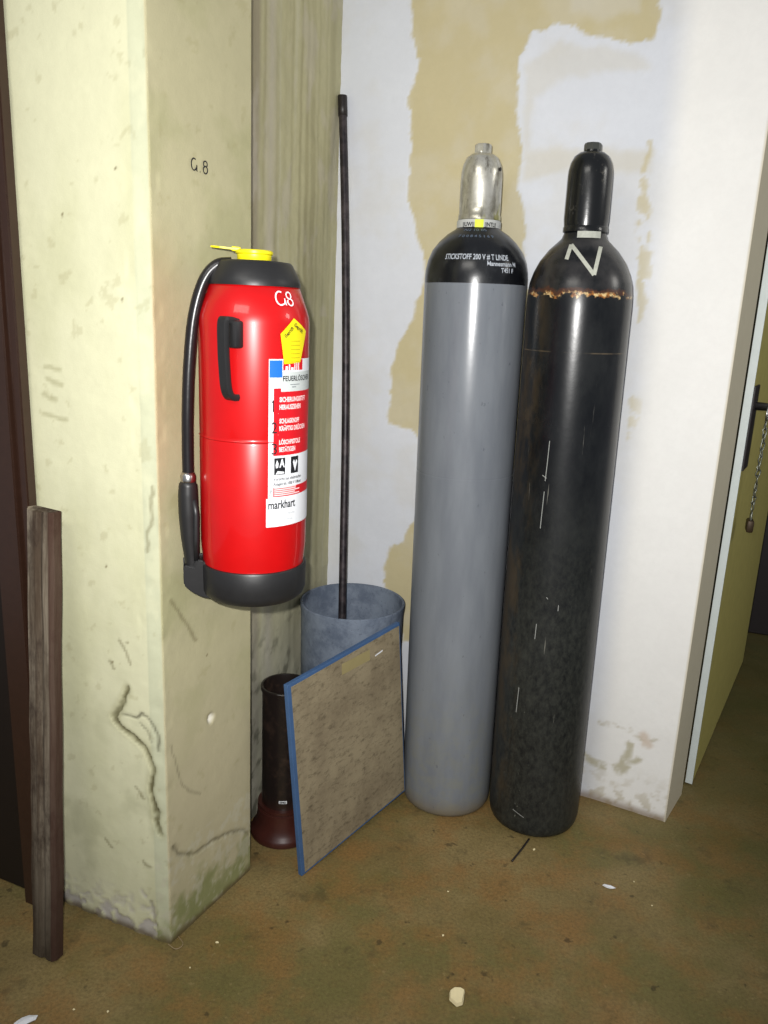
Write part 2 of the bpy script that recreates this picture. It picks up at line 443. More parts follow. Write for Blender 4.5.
# ------------------------------------------------------------------ floor
k = NT('worn_concrete', .7, .3)
n1 = k.ramp(k.noise(3.2, 5), .35, .68); n2 = k.ramp(k.noise(7, 6, .65, k.map(loc=(3, 5, 0))), .42, .66); n3 = k.ramp(k.noise(2.4, 4, .6, k.map(loc=(9, 1, 0))), .45, .62)
c = k.mix(n1, rgb(124, 108, 66), rgb(143, 125, 82))
c = k.mix(k.math('MULTIPLY', n3, .75), c, rgb(106, 102, 56))
c = k.mix(k.math('MULTIPLY', n2, .55), c, rgb(148, 106, 58))
n4 = k.ramp(k.noise(11, 7, .7, k.map(loc=(1, 8, 0))), .54, .70); c = k.mix(k.math('MULTIPLY', n4, .55), c, rgb(78, 70, 46))
n5 = k.ramp(k.noise(140, 4, .7), .35, .75); c = k.mix(k.math('MULTIPLY', n5, .55), c, rgb(84, 70, 42))
n6 = k.ramp(k.noise(80, 3, .6, k.map(loc=(4, 4, 0))), .60, .75); c = k.mix(k.math('MULTIPLY', n6, .4), c, rgb(160, 138, 96))
pn = k.ramp(k.noise(26, 3, .5, k.map(loc=(6, 2, 0))), .66, .72); c = k.mix(k.math('MULTIPLY', pn, .6), c, rgb(48, 42, 28))
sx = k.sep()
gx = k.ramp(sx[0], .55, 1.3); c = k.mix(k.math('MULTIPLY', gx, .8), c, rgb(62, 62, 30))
k.base(c); k.rough(k.ramp(k.noise(5, 4), .3, .7, .45, .8))
k.bump(k.math('ADD', k.noise(160, 4, .7), k.math('MULTIPLY', k.noise(12, 5), 2.5)), .35, .004)
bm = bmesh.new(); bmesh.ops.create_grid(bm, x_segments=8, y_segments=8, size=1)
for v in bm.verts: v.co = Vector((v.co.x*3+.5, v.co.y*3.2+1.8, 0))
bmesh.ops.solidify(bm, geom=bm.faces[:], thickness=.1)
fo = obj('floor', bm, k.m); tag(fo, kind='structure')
zmx = max(v.co.z for v in fo.data.vertices)
for v in fo.data.vertices: v.co.z -= zmx

# ------------------------------------------------------------------ brown steel door and frame at far left
m_brown = simple('brown_enamel', rgb(50, 31, 22), .38, .5, var=.2, scale=60, bump=.15)
m_dark = simple('dark_brown_enamel', rgb(24, 16, 12), .5, .4, var=.2)
fe = Vector((fl(64, 905).x, fl(64, 905).y, 0)); 
def onL(s, out): return fe-ld*s+nL*out     # s to the left of the frame edge, out of the face
def strip(pts, z0, z1, bm=None): return prism([(p.x, p.y) for p in pts], z0, z1, bm)
bm = strip([onL(0, -.001), onL(0, .022), onL(.018, .022), onL(.018, .014), onL(.024, .014), onL(.024, .030), onL(.085, .030), onL(.085, -.001)], 0, 2.45)
bmesh.ops.bevel(bm, geom=[e for e in bm.edges if abs(e.verts[0].co.z-e.verts[1].co.z) > 1], offset=.0025, segments=2, affect='EDGES')
tr = obj('trim_1', bm, m_brown); tag(tr, kind='structure')
bm = strip([onL(.0855, -.001), onL(.0855, .004), onL(.45, .004), onL(.45, -.001)], 0.006, 2.4)
dl = obj('door_1', bm, m_dark); tag(dl, kind='structure')

# ------------------------------------------------------------------ mustard steel door at the right, seen past the wall's end
D0 = fl(692, 786); D1 = fl(743, 663); dd = (D1-D0).normalized(); dn = Vector((-dd.y, dd.x, 0))
m_must = simple('mustard_paint', rgb(172, 162, 92), .55, .4, var=.18, scale=25, bump=.2)
m_strip = simple('pale_grey_paint', rgb(206, 214, 212), .5, .4, var=.08)
m_blk = simple('black_steel', rgb(30, 24, 24), .45, .5, var=.2)
droot = empty('door_2', Matrix((( dd.x, dn.x, 0, D0.x), (dd.y, dn.y, 0, D0.y), (0, 0, 1, 0.0), (0, 0, 0, 1)))); tag(droot, kind='structure')
Ld = (D1-D0).length
obj('leaf', box(Ld-.004, .020, 2.02, T(Ld/2+.002, .0115, 1.016), .002), m_must, droot)
obj('edge_strip', box(.004, .0200, 2.02, T(0, .0105, 1.016), .001), m_strip, droot)
lp = obj('lock_plate', box(.085, .006, .225, T(.048, -.001, 1.060), .002), m_blk, droot)
hb = bmesh.new(); lathe([(.011, 0), (.011, .045), (.016, .05), (.018, .058), (.015, .066), (0, .068)], 24, hb, T(.052, -.002, 1.118) @ RX(pi/2))
m_chr = simple('worn_chrome', rgb(190, 190, 188), .28, .5, 1., var=.25, scale=80)
obj('door_knob', hb, m_chr, lp, True)
# chain hanging from the knob, padlock at its end
kx = D0+dd*.052-dn*.036; ztop = 1.118-.013
cr = empty('chain', (kx.x, kx.y, ztop-.27)); tag(cr, 'steel chain looped over the knob of the mustard door', 'chain')
ring = [Vector((.019*cos(a), 0, .27+.0 + .019*sin(a)-.0045)) for a in [2*pi*i/28 for i in range(28)]]
M3 = Matrix.Rotation(atan2(dd.y, dd.x), 4, 'Z')
ring = [M3 @ Vector((p.x, p.y, p.z)) for p in ring]
obj('ring', tube(ring, .0026, 10, closed=True), m_chr, cr, True)
m_chain = simple('dull_steel', rgb(120, 122, 112), .35, .5, .9, var=.4, scale=120)
z = .248-.013; i = 0
while z > .012:
    ln = [Vector((.0045*cos(a), 0, .0085*sin(a)+ (.004 if sin(a) > 0 else -.004))) for a in [2*pi*q/18 for q in range(18)]]
    rr = M3 @ RZ(radians(35+90*(i % 2)+random.uniform(-14, 14)))
    bmk = tube([(rr @ p)+Vector((random.uniform(-.002, .002), 0, z)) for p in ln], .0018, 8, closed=True)
    obj('link', bmk, m_chain, cr, True); z -= .0185; i += 1
pz = ztop-.27+z+.004
pr = empty('padlock', (kx.x, kx.y, pz-.052)); tag(pr, 'small dark padlock hanging at the lower end of the steel chain', 'padlock')
pr.rotation_euler = (0, 0, atan2(dd.y, dd.x)+.2)
m_pad = simple('tarnished_brass', rgb(62, 48, 32), .5, .5, .5, var=.3)
obj('lock_body', box(.044, .018, .034, T(0, 0, .013), .005), m_pad, pr, auto=40)
sh = [Vector((-.010, 0, .026)), Vector((-.010, 0, .040)), Vector((-.007, 0, .049)), Vector((0, 0, .0525)), Vector((.007, 0, .049)), Vector((.010, 0, .040)), Vector((.010, 0, .026))]
obj('shackle', tube(spline(sh, 5), .0026, 10), m_chain, pr, True)

# dim passage wall beyond the door and a black steel post in it
far = fl(757, 641)
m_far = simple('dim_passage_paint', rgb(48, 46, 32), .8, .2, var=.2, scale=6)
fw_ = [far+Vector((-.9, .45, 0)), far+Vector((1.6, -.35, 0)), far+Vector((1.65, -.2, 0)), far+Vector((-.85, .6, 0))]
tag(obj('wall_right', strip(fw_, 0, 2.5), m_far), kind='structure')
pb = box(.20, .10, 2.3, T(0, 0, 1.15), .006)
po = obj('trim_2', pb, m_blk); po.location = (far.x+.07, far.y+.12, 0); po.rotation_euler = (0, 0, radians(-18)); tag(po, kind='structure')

# ------------------------------------------------------------------ fire extinguisher
c0 = Vector((-.2485, 1.478, 0)); tc = (-c0).normalized()      # towards the viewer
zb = .784
Mx = Matrix(((-tc.y, -tc.x, 0, c0.x), (tc.x, -tc.y, 0, c0.y), (0, 0, 1.015, zb), (0, 0, 0, 1)))
ex = empty('fire_extinguisher', Mx)
tag(ex, 'red fire extinguisher with black hose and yellow cap hung on the cream pier', 'fire extinguisher')
RB = .0992
k = NT('red_gloss_paint', .34, .35); k.base(k.mix(k.noise(20, 3), rgb(190, 9, 13), rgb(174, 6, 9))); k.b.inputs['Coat Weight'].default_value = .4; k.b.inputs['Coat Roughness'].default_value = .04
m_red = k.m
m_rub = simple('black_plastic', rgb(30, 30, 31), .42, .5, var=.2, scale=70)
m_rub2 = simple('black_rubber', rgb(24, 22, 24), .3, .5, var=.2, scale=90)
m_yel = simple('yellow_plastic', rgb(232, 218, 20), .4, .5, var=.06)
m_wht = simple('label_white', rgb(226, 228, 232), .45, .4, var=.02, bump=0)
m_lred = simple('label_red', rgb(205, 18, 30), .45, .4, var=.03, bump=0)
m_blue = simple('label_blue', rgb(28, 104, 210), .45, .4, var=.03, bump=0)
m_ink = simple('ink_black', rgb(26, 26, 30), .5, .4, var=.02, bump=0)
m_pink = simple('label_pale_print', rgb(244, 205, 205), .5, .4, var=.02, bump=0)
m_gry = simple('label_grey', rgb(196, 202, 200), .45, .4, var=.02, bump=0)
zS = .515       # where the shoulder starts (local)
def r_ex(z):
    P = [(.0, RB), (.30, RB), (zS-.01, RB), (zS+.006, RB-.0018), (.5655, .0800), (.573, .0785), (.603, .0635)]
    for (a, ra), (b, rb) in zip(P, P[1:]):
        if z <= b: return ra+(rb-ra)*max(0, (z-a))/(b-a)
    return .0635
prof = [(0, .05), (.088, .052), (.0952, .056), (.0962, .07), (RB, .10), (RB, .298), (RB-.0008, .3005), (RB+.0010, .3025), (RB-.0006, .305), (RB, .308), (RB, zS-.012), (RB-.0007, zS-.004), (RB-.0026, zS+.004), (RB-.0052, zS+.012), (.0805, .564), (.07, .568), (0, .568)]
obj('body', lathe(prof, 96), m_red, ex, auto=50)
obj('base_ring', lathe([(0, .010), (.080, .010), (.082, -.002), (.090, -.002), (.0965, .004), (.1002, .014), (.1010, .060), (.0995, .063), (.0965, .0635), (0, .0635)], 96), m_rub, ex, auto=40)
obj('shoulder_ring', lathe([(.0775, .563), (.0818, .564), (.0818, .569), (.0795, .577), (.0675, .601), (.0635, .6045), (.05, .606), (0, .606)], 96), m_rub, ex, auto=40)
yc = obj('strike_cap', lathe([(r_, z_-.012) for r_, z_ in [(.024, .617), (.0285, .618), (.0300, .620), (.0305, .628), (.0330, .630), (.0330, .634), (.0300, .6360), (.012, .6350), (0, .6345)]], 48), m_yel, ex, auto=35)
bm = bmesh.new()      # tongue of the cap pointing left
lv = [(-.026, -.012), (-.060, -.010), (-.072, -.0045), (-.076, 0), (-.072, .0045), (-.060, .010), (-.026, .012)]
prism(lv, 0, .003, bm); box(.016, .016, .008, T(-.032, 0, .002), .002, bm); bmesh.ops.transform(bm, matrix=T(0, 0, .620) @ RY(radians(4)), verts=bm.verts)
obj('safety_tongue', bm, m_yel, yc)
# carrying handle
def pa(a, r, z): return Vector((r*sin(a), -r*cos(a), z))
aH = radians(-20); hd = Vector((sin(radians(-44)), -cos(radians(-44)), 0)); hp = pa(aH, RB, 0)
tx = Vector((hd.y*-1, hd.x, 0))
bm = bmesh.new()
HM = Matrix(((tx.x, hd.x, 0, hp.x), (tx.y, hd.y, 0, hp.y), (0, 0, 1, 0), (0, 0, 0, 1)))
hpath = [(-.006, .503), (.016, .507), (.0245, .502), (.0245, .46), (.0225, .43), (.0185, .396), (.010, .381), (-.004, .379)]
def ribbon(path, w, th):
    b = bmesh.new(); pts = spline([(0, p[0], p[1]) for p in path], 6); n = len(pts); prev = None
    for i, p in enumerate(pts):
        t = (pts[min(i+1, n-1)]-pts[max(0, i-1)]).normalized(); nn = Vector((0, -t.z, t.y))*th/2
        ww = w/2
        ring = [b.verts.new(p+Vector((sx_*ww, 0, 0))+nn*sn) for sx_, sn in ((-.8, -1), (.8, -1), (1, 0), (.8, 1), (-.8, 1), (-1, 0))]
        if prev:
            for q in range(6): b.faces.new((prev[q], prev[(q+1) % 6], ring[(q+1) % 6], ring[q]))
        else: b.faces.new(ring)
        prev = ring
    b.faces.new(prev); return b
b = ribbon(hpath, .021, .011); bmesh.ops.transform(b, matrix=HM, verts=b.verts)
hnd = obj('handle', b, m_rub, ex, auto=50)
b = box(.020, .020, .045, T(.008, .004, .484), .004); bmesh.ops.transform(b, matrix=HM, verts=b.verts); obj('handle_mount', b, m_rub, hnd, auto=40)
# hose, nozzle, holder
def H_(x, y, ly=-.018):      # photo point at a given depth beside the body
    return Mx.inverted() @ at_pl(x, y, Mx @ Vector((0, ly, 0)), -tc)
hose = [H_(232, 263, -.02), H_(216, 266, -.022), H_(203, 283, -.024), H_(193.5, 318, -.026), H_(189, 365, -.026), H_(187.5, 410, -.024), H_(187.5, 445, -.020), H_(188, 474, -.018)]
obj('hose', tube(spline(hose, 12), .0104, 20), m_rub2, ex, True)
nzr = bmesh.new()
axis = [H_(188, 481), H_(188, 500), H_(190, 540), H_(194.5, 580)]
def rr_(t):
    P = [(0, .013), (.06, .0165), (.25, .0178), (.45, .0182), (.62, .0165), (.8, .014), (1, .0125)]
    for (a, ra), (b2, rb) in zip(P, P[1:]):
        if t <= b2: return ra+(rb-ra)*(t-a)/(b2-a)
    return .0125
noz = obj('nozzle', tube(spline(axis, 12), rr_, 20, nzr), m_rub, ex, True)
obj('collar', tube([H_(188, 472), H_(188, 475), H_(188, 480), H_(188, 483)], lambda t: [.0112, .0138, .0138, .0130][round(t*3)], 20), m_chr, noz, True)
obj('rib', tube([H_(194, 500, -.028), H_(196, 515, -.030), H_(196, 540, -.029), H_(196, 560, -.026)], .006, 10), m_rub, noz, True)
bm = prism([(-.130, .070), (-.130, .030), (-.118, .018), (-.096, .006), (-.070, .002), (-.070, .062), (-.088, .066), (-.092, .078), (-.105, .080), (-.112, .066)], -.034, .002)
bmesh.ops.transform(bm, matrix=RX(pi/2), verts=bm.verts); bmesh.ops.transform(bm, matrix=T(0, -.034, -.008), verts=bm.verts)
bmesh.ops.bevel(bm, geom=bm.edges[:], offset=.003, segments=2, affect='EDGES')
obj('nozzle_holder', bm, m_rub, ex, auto=40)
# wall bracket between body and pier
mv = Mx.to_3x3().inverted() @ nR; mv.normalize(); ang = atan2(-mv.y, -mv.x)
MB_ = RZ(ang)
bk = bmesh.new(); dpl = -((Mx.inverted() @ Vector((Rc.x, Rc.y, zb))).dot(mv))
wth = dpl-RB; MBS = (MB_ @ Vector((0, 1, 0))).y < 0
for zz in (.14, .44): box(wth+.004, .03, .04, MB_ @ T(RB+wth/2-.002, -.02 if MBS else .02, zz), .002, bk)
box(.004, .03, .34, MB_ @ T(dpl-.0022, -.02 if MBS else .02, .29), .001, bk)
obj('wall_bracket', bk, m_red, ex)
# printed label: arc length from its left edge, heights local
aL = radians(14.5); rl = lambda z: r_ex(z)
ylab = lambda y: 0  # heights measured off the photograph
def zpx(y, a=radians(35)):   # photo row -> local height on the body surface
    p = Mx @ pa(a, RB, 0); return (at_y(254+54*sin(a), y, p.y).z-zb)/1.015
zt, zr, zb3, zw = zpx(359), zpx(388), zpx(455), zpx(487)
zbot = zpx(523)
LW = RB*radians(84)
lab = obj('instruction_label', bend_bm(rect(0, zbot, LW, zt), aL, 0, rl, .0004), m_wht, ex, True)
def art(name, bm, mat, off=.0007, a=aL, par=lab, cell=.004): return obj(name, bend_bm(bm, a, 0, rl, off, cell=cell), mat, par, True)
art('blue_square', rect(.001, zt-.031, .025, zt-.002), m_blue)
art('red_corner', rect(.0265, zt-.019, .075, zt-.0005), m_lred)
bl = bmesh.new()
for x_, w_, h_ in ((.031, .005, .010), (.038, .003, .013), (.043, .006, .008), (.051, .0025, .018), (.056, .0025, .018), (.061, .0025, .016)): rect(x_, zt-.022, x_+w_, zt-.022+h_, bl)
art('partly_covered_lettering', bl, m_wht, .0010)
art('grey_panel', rect(.024, zr-.006, LW-.001, zt-.022), m_gry, .0006)
h1 = zt-.037
art('title', text_bm('FEUERLÖSCHER', .0125, .026, h1, w=.075, bold=.0002), m_ink, .0016, cell=0)
bl = bmesh.new()
rect(.042, h1-.007, .066, h1-.0058, bl); rect(.046, h1-.0115, .056, h1-.0098, bl)
art('fine_print', bl, simple('faded_print', rgb(120, 126, 130), .5, .4, var=.05, bump=0), .0010)
rp = rect(.009, zb3, LW-.003, zr-.006); rect(.009, zr-.006, .023, zr, rp)
art('red_panel', rp, m_lred)
hh = (zr-.006-zb3)/3
lines = [('SICHERUNGSSTIFT', 'HERAUSZIEHEN', .066, .050), ('SCHLAGKNOPF', 'KRÄFTIG DRÜCKEN', .046, .066), ('LÖSCHPISTOLE', 'BETÄTIGEN', .050, .036)]
tb = bmesh.new(); nb = bmesh.new()
for q, (a_, b_, w1, w2) in enumerate(lines):
    y0 = zr-.006-hh*q
    text_bm(a_, .0112, .0195, y0-.017, w=w1, bold=.0005, bm=tb); text_bm(b_, .0112, .0195, y0-.030, w=w2, bold=.0005, bm=tb)
    if q < 2: rect(.017, y0-hh-.0006, LW-.004, y0-hh+.0006, tb)
    art('numeral', strokes([[(.0055, y0-.018), (.0080, y0-.014), (.0081, y0-.034)]], .0022) if q == 0 else text_bm(str(q+1), .028, .0055, y0-.034, w=.0050 if q == 0 else .010), m_ink, .0016, cell=0)
art('instructions', tb, m_pink, .0016, cell=0)
pc = bmesh.new()
yy = zb3-.004
rect(.011, yy-.030, .033, yy, pc); rect(.046, yy-.030, .066, yy, pc)
art('pictogram_squares', pc, m_ink)
pw = bmesh.new()
text_bm('A', .021, .0205, yy-.0165, w=.011, bold=.0006, bm=pw); poly_bm([(.013, yy-.029), (.017, yy-.023), (.030, yy-.025), (.031, yy-.028)], 0, pw)
poly_bm([(.013, yy-.012), (.016, yy-.003), (.019, yy-.010), (.018, yy-.017), (.014, yy-.018)], 0, pw)
poly_bm([(.050, yy-.010), (.056, yy-.027), (.062, yy-.010), (.059, yy-.005), (.056, yy-.012), (.053, yy-.005)], 0, pw)
art('pictogram_marks', pw, m_wht, .0016, cell=0)
ft = bmesh.new()
text_bm('Vorsicht bei elektrischen', .0078, .009, yy-.040, w=.066, bold=.0001, bm=ft); text_bm('Anlagen bis 1000 V 1 Meter', .0078, .009, yy-.049, w=.066, bold=.0001, bm=ft)
art('caution_text', ft, m_ink, .0016, cell=0)
zq = zpx(497)
art('red_footer', rect(.0095, zq+.002, LW-.006, yy-.053), m_lred)
fb = bmesh.new()
fh = (yy-.053-zq-.002)
for q in range(5): rect(.011, zq+.004+fh*q/5, .011+random.uniform(.035, .062), zq+.0062+fh*q/5, fb)
art('footer_lines', fb, m_pink, .0010)
sv = bmesh.new(); text_bm('2 kg', .007, .006, zq+.004, rot=pi/2, bm=sv); art('side_text', sv, m_ink, .0016, cell=0)
svc = obj('service_sticker', bend_bm(rect(-.0035, zbot-.004, LW*.93, zq), aL, 0, rl, .0012), m_wht, ex, True)
art('company_name', text_bm('markhart', .0215, .000, zq-.0185, w=.056, bold=.0004), m_ink, .0026, par=svc, cell=0)
sl = bmesh.new()
for q, w in enumerate((.055, .05)): text_bm('Brandschutz und Service', .006, .0, zq-.031-.011*q, w=w, bm=sl)
art('small_print', sl, simple('pale_grey_print', rgb(165, 170, 172), .5, .4, var=.05, bump=0), .0024, par=svc, cell=0)
# yellow pentagon sticker
def ap(x, y):       # photo point -> (arc, height) on the body
    s_ = max(-.985, min(.985, (x-254)/54.5)); a = asin(s_); return ((a-aL)*RB, zpx(y, a))
pen = [(.020, zpx(334, radians(28))), (.048, zpx(318, radians(45))), (.085, zpx(331, radians(60))), (.066, zpx(362, radians(55))), (.028, zpx(364, radians(35)))]
pst = obj('inspection_sticker', bend_bm(poly_bm(pen), aL, 0, rl, .0016), simple('sticker_yellow', rgb(226, 212, 18), .45, .4, var=.03, bump=0), ex, True)
mid = .5*(pen[0][1]+pen[3][1])
pt = bmesh.new()
for (p, q) in ((pen[0], pen[1]), (pen[1], pen[2])):
    P0 = Vector((p[0], p[1], 0)); P1 = Vector((q[0], q[1], 0)); t = (P1-P0).normalized(); nn = Vector((t.y, -t.x, 0))*.010
    P0 += nn+t*.004; P1 += nn-t*.003; a_ = P0+Vector((t.y, -t.x, 0))*.0022
    text_bm('Geprüft', .009, P0.x, P0.y-.002, w=(P1-P0).length*.72, rot=atan2(t.y, t.x), bold=.0003, bm=pt)
m_olive = simple('sticker_print', rgb(90, 82, 20), .5, .4, var=.02, bump=0)
obj('sticker_heading', bend_bm(pt, aL, 0, rl, .0032, cell=0), m_olive, pst, True)
pt = bmesh.new()
for q in range(6): rect(.040, mid+.012-q*.007, .062, mid+.0127-q*.007, pt)
obj('sticker_lines', bend_bm(pt, aL, 0, rl, .0032), simple('sticker_faint_print', rgb(150, 134, 16), .5, .4, var=.02, bump=0), pst, True)
# G8 in white marker on the shoulder
def arc(cx, cy, rx, ry, a0, a1, n=14): return [(cx+rx*cos(radians(a0+(a1-a0)*i/n)), cy+ry*sin(radians(a0+(a1-a0)*i/n))) for i in range(n+1)]
g = [arc(.008, .0, .0085, .0125, 60, 300)+[(.0150, -.0095), (.0165, .0005)]+[(.0180, -.0125)], arc(.0270, .0060, .0055, .0060, -60, 260)+arc(.0280, -.0065, .0060, .0062, 120, -220)]
g = [[(x, y) for x, y in l] for l in g]
obj('marker_lettering', bend_bm(strokes(g, .0026), radians(24), zS+.030, rl, .0012, zs=.88), simple('white_marker', rgb(225, 225, 228), .6, .3, var=.05, bump=0), ex, True)

# "G. 8" in black pen on the pier above it
sp = at_pl(190, 168, Rc, nR); gl = [arc(.008, .010, .0085, .0135, 55, 300)+[(.0150, .003), (.0165, .010), (.0165, -.004), (.019, -.004)], [(.026, -.004), (.028, -.004)], arc(.0440, .0165, .0060, .0070, -70, 250)+arc(.0440, .0030, .0068, .0085, 110, -230)]
bm = strokes(gl, .0034)
k_ = .72
for v_ in bm.verts: p = Vector((sp.x, sp.y, sp.z))+rd*v_.co.x*k_*1.15+Vector((0, 0, v_.co.y*k_))+nR*.0035; v_.co = p
go = obj('wall_lettering', bm, m_ink); tag(go, 'handwritten black letter G and figure 8 high on the cream pier', 'writing')

# ------------------------------------------------------------------ gas cylinders
def tilt(cx, cy, lx, ly):
    zax = Vector((lx, ly, 1)).normalized(); tcv = Vector((-cx, -cy, 0)).normalized()
    y = (-tcv-zax*(-tcv).dot(zax)).normalized(); x = y.cross(zax)
    return Matrix(((x.x, y.x, zax.x, cx), (x.y, y.y, zax.y, cy), (x.z, y.z, zax.z, 0), (0, 0, 0, 1)))
def interp(P):
    def f(z):
        if z <= P[0][1]: return P[0][0]
        for (ra, a), (rb, b2) in zip(P, P[1:]):
            if z <= b2: return ra+(rb-ra)*(z-a)/(b2-a)
        return P[-1][0]
    return f
# grey one
RG = .1225
Mg = tilt(.210, 2.010, -.010, 0)
g1 = empty('gas_cylinder', Mg); tag(g1, 'grey gas cylinder with black shoulder and bare metal cap against the patchy wall', 'gas cylinder')
k = NT('grey_cylinder_paint', .36, .5)
n = k.noise(6, 5, .6, k.map((3, 3, .6))); c = k.mix(k.ramp(n, .3, .7), rgb(108, 113, 120), rgb(120, 125, 131))
zz_ = k.sep()[2]; c = k.mix(k.math('MULTIPLY', k.ramp(zz_, .55, .0), k.math('MULTIPLY', k.ramp(k.noise(30, 5, .7), .4, .65), .45)), c, rgb(128, 128, 112))
c = k.mix(k.math('MULTIPLY', k.ramp(zz_, .07, .0), .7), c, rgb(112, 98, 70))
sc = k.ramp(k.noise(90, 3, .6, k.map((1, 1, .5))), .68, .74); c = k.mix(k.math('MULTIPLY', sc, .5), c, rgb(78, 82, 88))
k.base(c); k.rough(k.ramp(zz_, .3, 1.1, .55, .24)); k.bump(k.noise(60, 4), .05, .002); m_grey = k.m
k = NT('black_cylinder_gloss', .25, .5); c = k.mix(k.ramp(k.noise(14, 6, .7), .45, .7), rgb(16, 18, 22), rgb(40, 42, 44)); k.base(c); k.bump(k.noise(40, 4), .12, .002); m_shoul = k.m
zP = 1.392
shoulder = [(RG, zP), (RG, 1.405), (RG*.99, 1.422), (.1165, 1.445), (.107, 1.468), (.0915, 1.488), (.073, 1.505), (.0555, 1.516), (.050, 1.522)]
obj('body', lathe([(0, .018), (.085, .010), (.101, .0), (.111, .001), (.117, .005), (.1212, .014), (RG, .028), (RG, zP-.30), (RG, zP), (RG-.004, zP+.0005), (0, zP+.0005)], 96), m_grey, g1, auto=50)
rs = interp(shoulder)
sh1 = obj('shoulder', lathe([(0, zP)]+shoulder+[(.048, 1.530), (0, 1.530)], 96), m_shoul, g1, auto=60)
# stamped and stencilled characters on the shoulder
m_sil = simple('stencil_white', rgb(176, 182, 190), .6, .4, var=.25, scale=200, bump=0)
st = [('STICKSTOFF 200 V # T LINDE', 1.444, -38, .155, .017), ('Mannesmann M', 1.431, 12, .075, .014), ('T451 F', 1.417, 28, .034, .014)]
for s_, z_, a_, w_, h_ in st:
    obj('stencil_text', bend_bm(text_bm(s_, h_, 0, 0, w=w_, bold=.0003), radians(a_), z_, rs, .0008, rref=rs(z_), cell=0), m_sil, sh1, True)
m_dim = simple('stamp_grey', rgb(84, 96, 112), .6, .4, var=.3, scale=200, bump=0)
for s_, z_, a_, w_ in (('7 0 0 8 4 5 1 6 9', 1.494, -32, .085), ('N2 10 05', 1.509, -30, .055)):
    obj('stamp_text', bend_bm(text_bm(s_, .008, 0, 0, w=w_, bold=.0002), radians(a_), z_, rs, .0010, rref=rs(z_), cell=0), m_dim, sh1, True)
# ring label
zL = 1.518
ring_ = obj('neck_ring', lathe([(.046, zL-.003), (.0510, zL-.003), (.0522, zL), (.0522, zL+.016), (.0505, zL+.019), (.046, zL+.019)], 64), simple('ring_grey', rgb(188, 190, 186), .5, .4, var=.1), g1, auto=40)
obj('ring_print', bend_bm(text_bm('||UW|||', .013, -.040, 0, w=.032, bold=.0004), 0, zL+.003, lambda z: .0522, .0006, cell=0), m_ink, ring_, True)
obj('ring_print', bend_bm(text_bm('||NTL||', .013, .014, 0, w=.030, bold=.0004), 0, zL+.003, lambda z: .0522, .0006, cell=0), m_ink, ring_, True)
obj('yellow_tab', bend_bm(rect(-.009, -.002, .011, .018), 0, zL, lambda z: .0522, .0009), simple('tab_yellow', rgb(212, 222, 40), .5, .4, var=.05), ring_, True)
k = NT('tarnished_metal', .30, .6, .7)
c = k.mix(k.ramp(k.noise(12, 6, .7), .35, .7), rgb(216, 214, 204), rgb(160, 156, 138)); zz_ = k.sep()
c = k.mix(k.math('MULTIPLY', k.ramp(k.noise(60, 5, .7, k.map((1, 1, .25))), .52, .7), .7), c, rgb(74, 66, 48))
c = k.mix(k.math('MULTIPLY', k.ramp(k.noise(16, 3, .6, k.map((1, 1, .5), (2, 3, 0))), .58, .66), .6), c, rgb(164, 162, 48))
k.base(c); k.bump(k.noise(50, 4), .2, .002); m_metal = k.m
def cap_prof(z0, z1, r0, r1):
    return [(0, z0), (r0-.004, z0), (r0, z0+.002), (r0, z0+.012), (r0-.0015, z0+.014), (r1, z0+.030), (r1*.985, z1-.062), (r1*.97, z1-.050), (r1*.90, z1-.034), (r1*.76, z1-.020), (r1*.56, z1-.0125), (.0185, z1-.010), (.0180, z1-.006)]
zc = 1.536
cp = obj('valve_cap', lathe([p for p in cap_prof(zc, 1.695, .0500, .0490)]+[(0, 1.689)], 72), m_metal, g1, auto=40)
obj('cap_knob', lathe([(0, 1.683), (.0185, 1.683), (.0192, 1.687), (.0192, 1.702), (.0178, 1.705), (0, 1.705)], 8), m_metal, cp, auto=25)
hole = lathe([(0, 0), (.0045, 0), (.0045, .0015), (0, .0015)], 16, None, Matrix.Translation(pa(radians(58), .0485, 1.648)) @ RZ(radians(58)) @ RX(pi/2))
obj('vent_hole', hole, m_blk, cp)

# black one
RK = .1195
Mk = tilt(.4445, 1.934, -.010, -.004)
g2 = empty('gas_cylinder', Mk); tag(g2, 'scuffed all-black gas cylinder with chalk N on its shoulder, right of the grey one', 'gas cylinder')
k = NT('scuffed_black_paint', .3, .38)
S = k.sep(); zz_ = S[2]
nb_ = k.ramp(k.noise(8, 6, .7, k.map((1, 1, .5))), .40, .70)
c = k.mix(nb_, rgb(10, 13, 17), rgb(30, 32, 33))
low = k.ramp(zz_, 1.05, .45)
c = k.mix(k.math('MULTIPLY', low, k.math('MULTIPLY', k.ramp(k.noise(90, 6, .75, k.map((1, 1, .6))), .25, .75), .62)), c, rgb(64, 66, 60))
c = k.mix(k.math('MULTIPLY', k.ramp(zz_, 1.37, 1.40), k.math('MULTIPLY', k.ramp(k.noise(20, 4), .3, .7), .6)), c, rgb(62, 60, 60))
# vertical scratches
s1 = k.ramp(k.noise(110, 4, .6, k.map((1, 1, .045))), .69, .73); c = k.mix(k.math('MULTIPLY', s1, k.math('MULTIPLY', k.ramp(zz_, 1.25, .9), .55)), c, rgb(140, 138, 128))
s2 = k.ramp(k.noise(75, 5, .75, k.map((1, 1, .5), (5, 1, 0))), .66, .71); c = k.mix(k.math('MULTIPLY', s2, k.math('MULTIPLY', k.ramp(zz_, .75, .1), .6)), c, rgb(120, 122, 112))
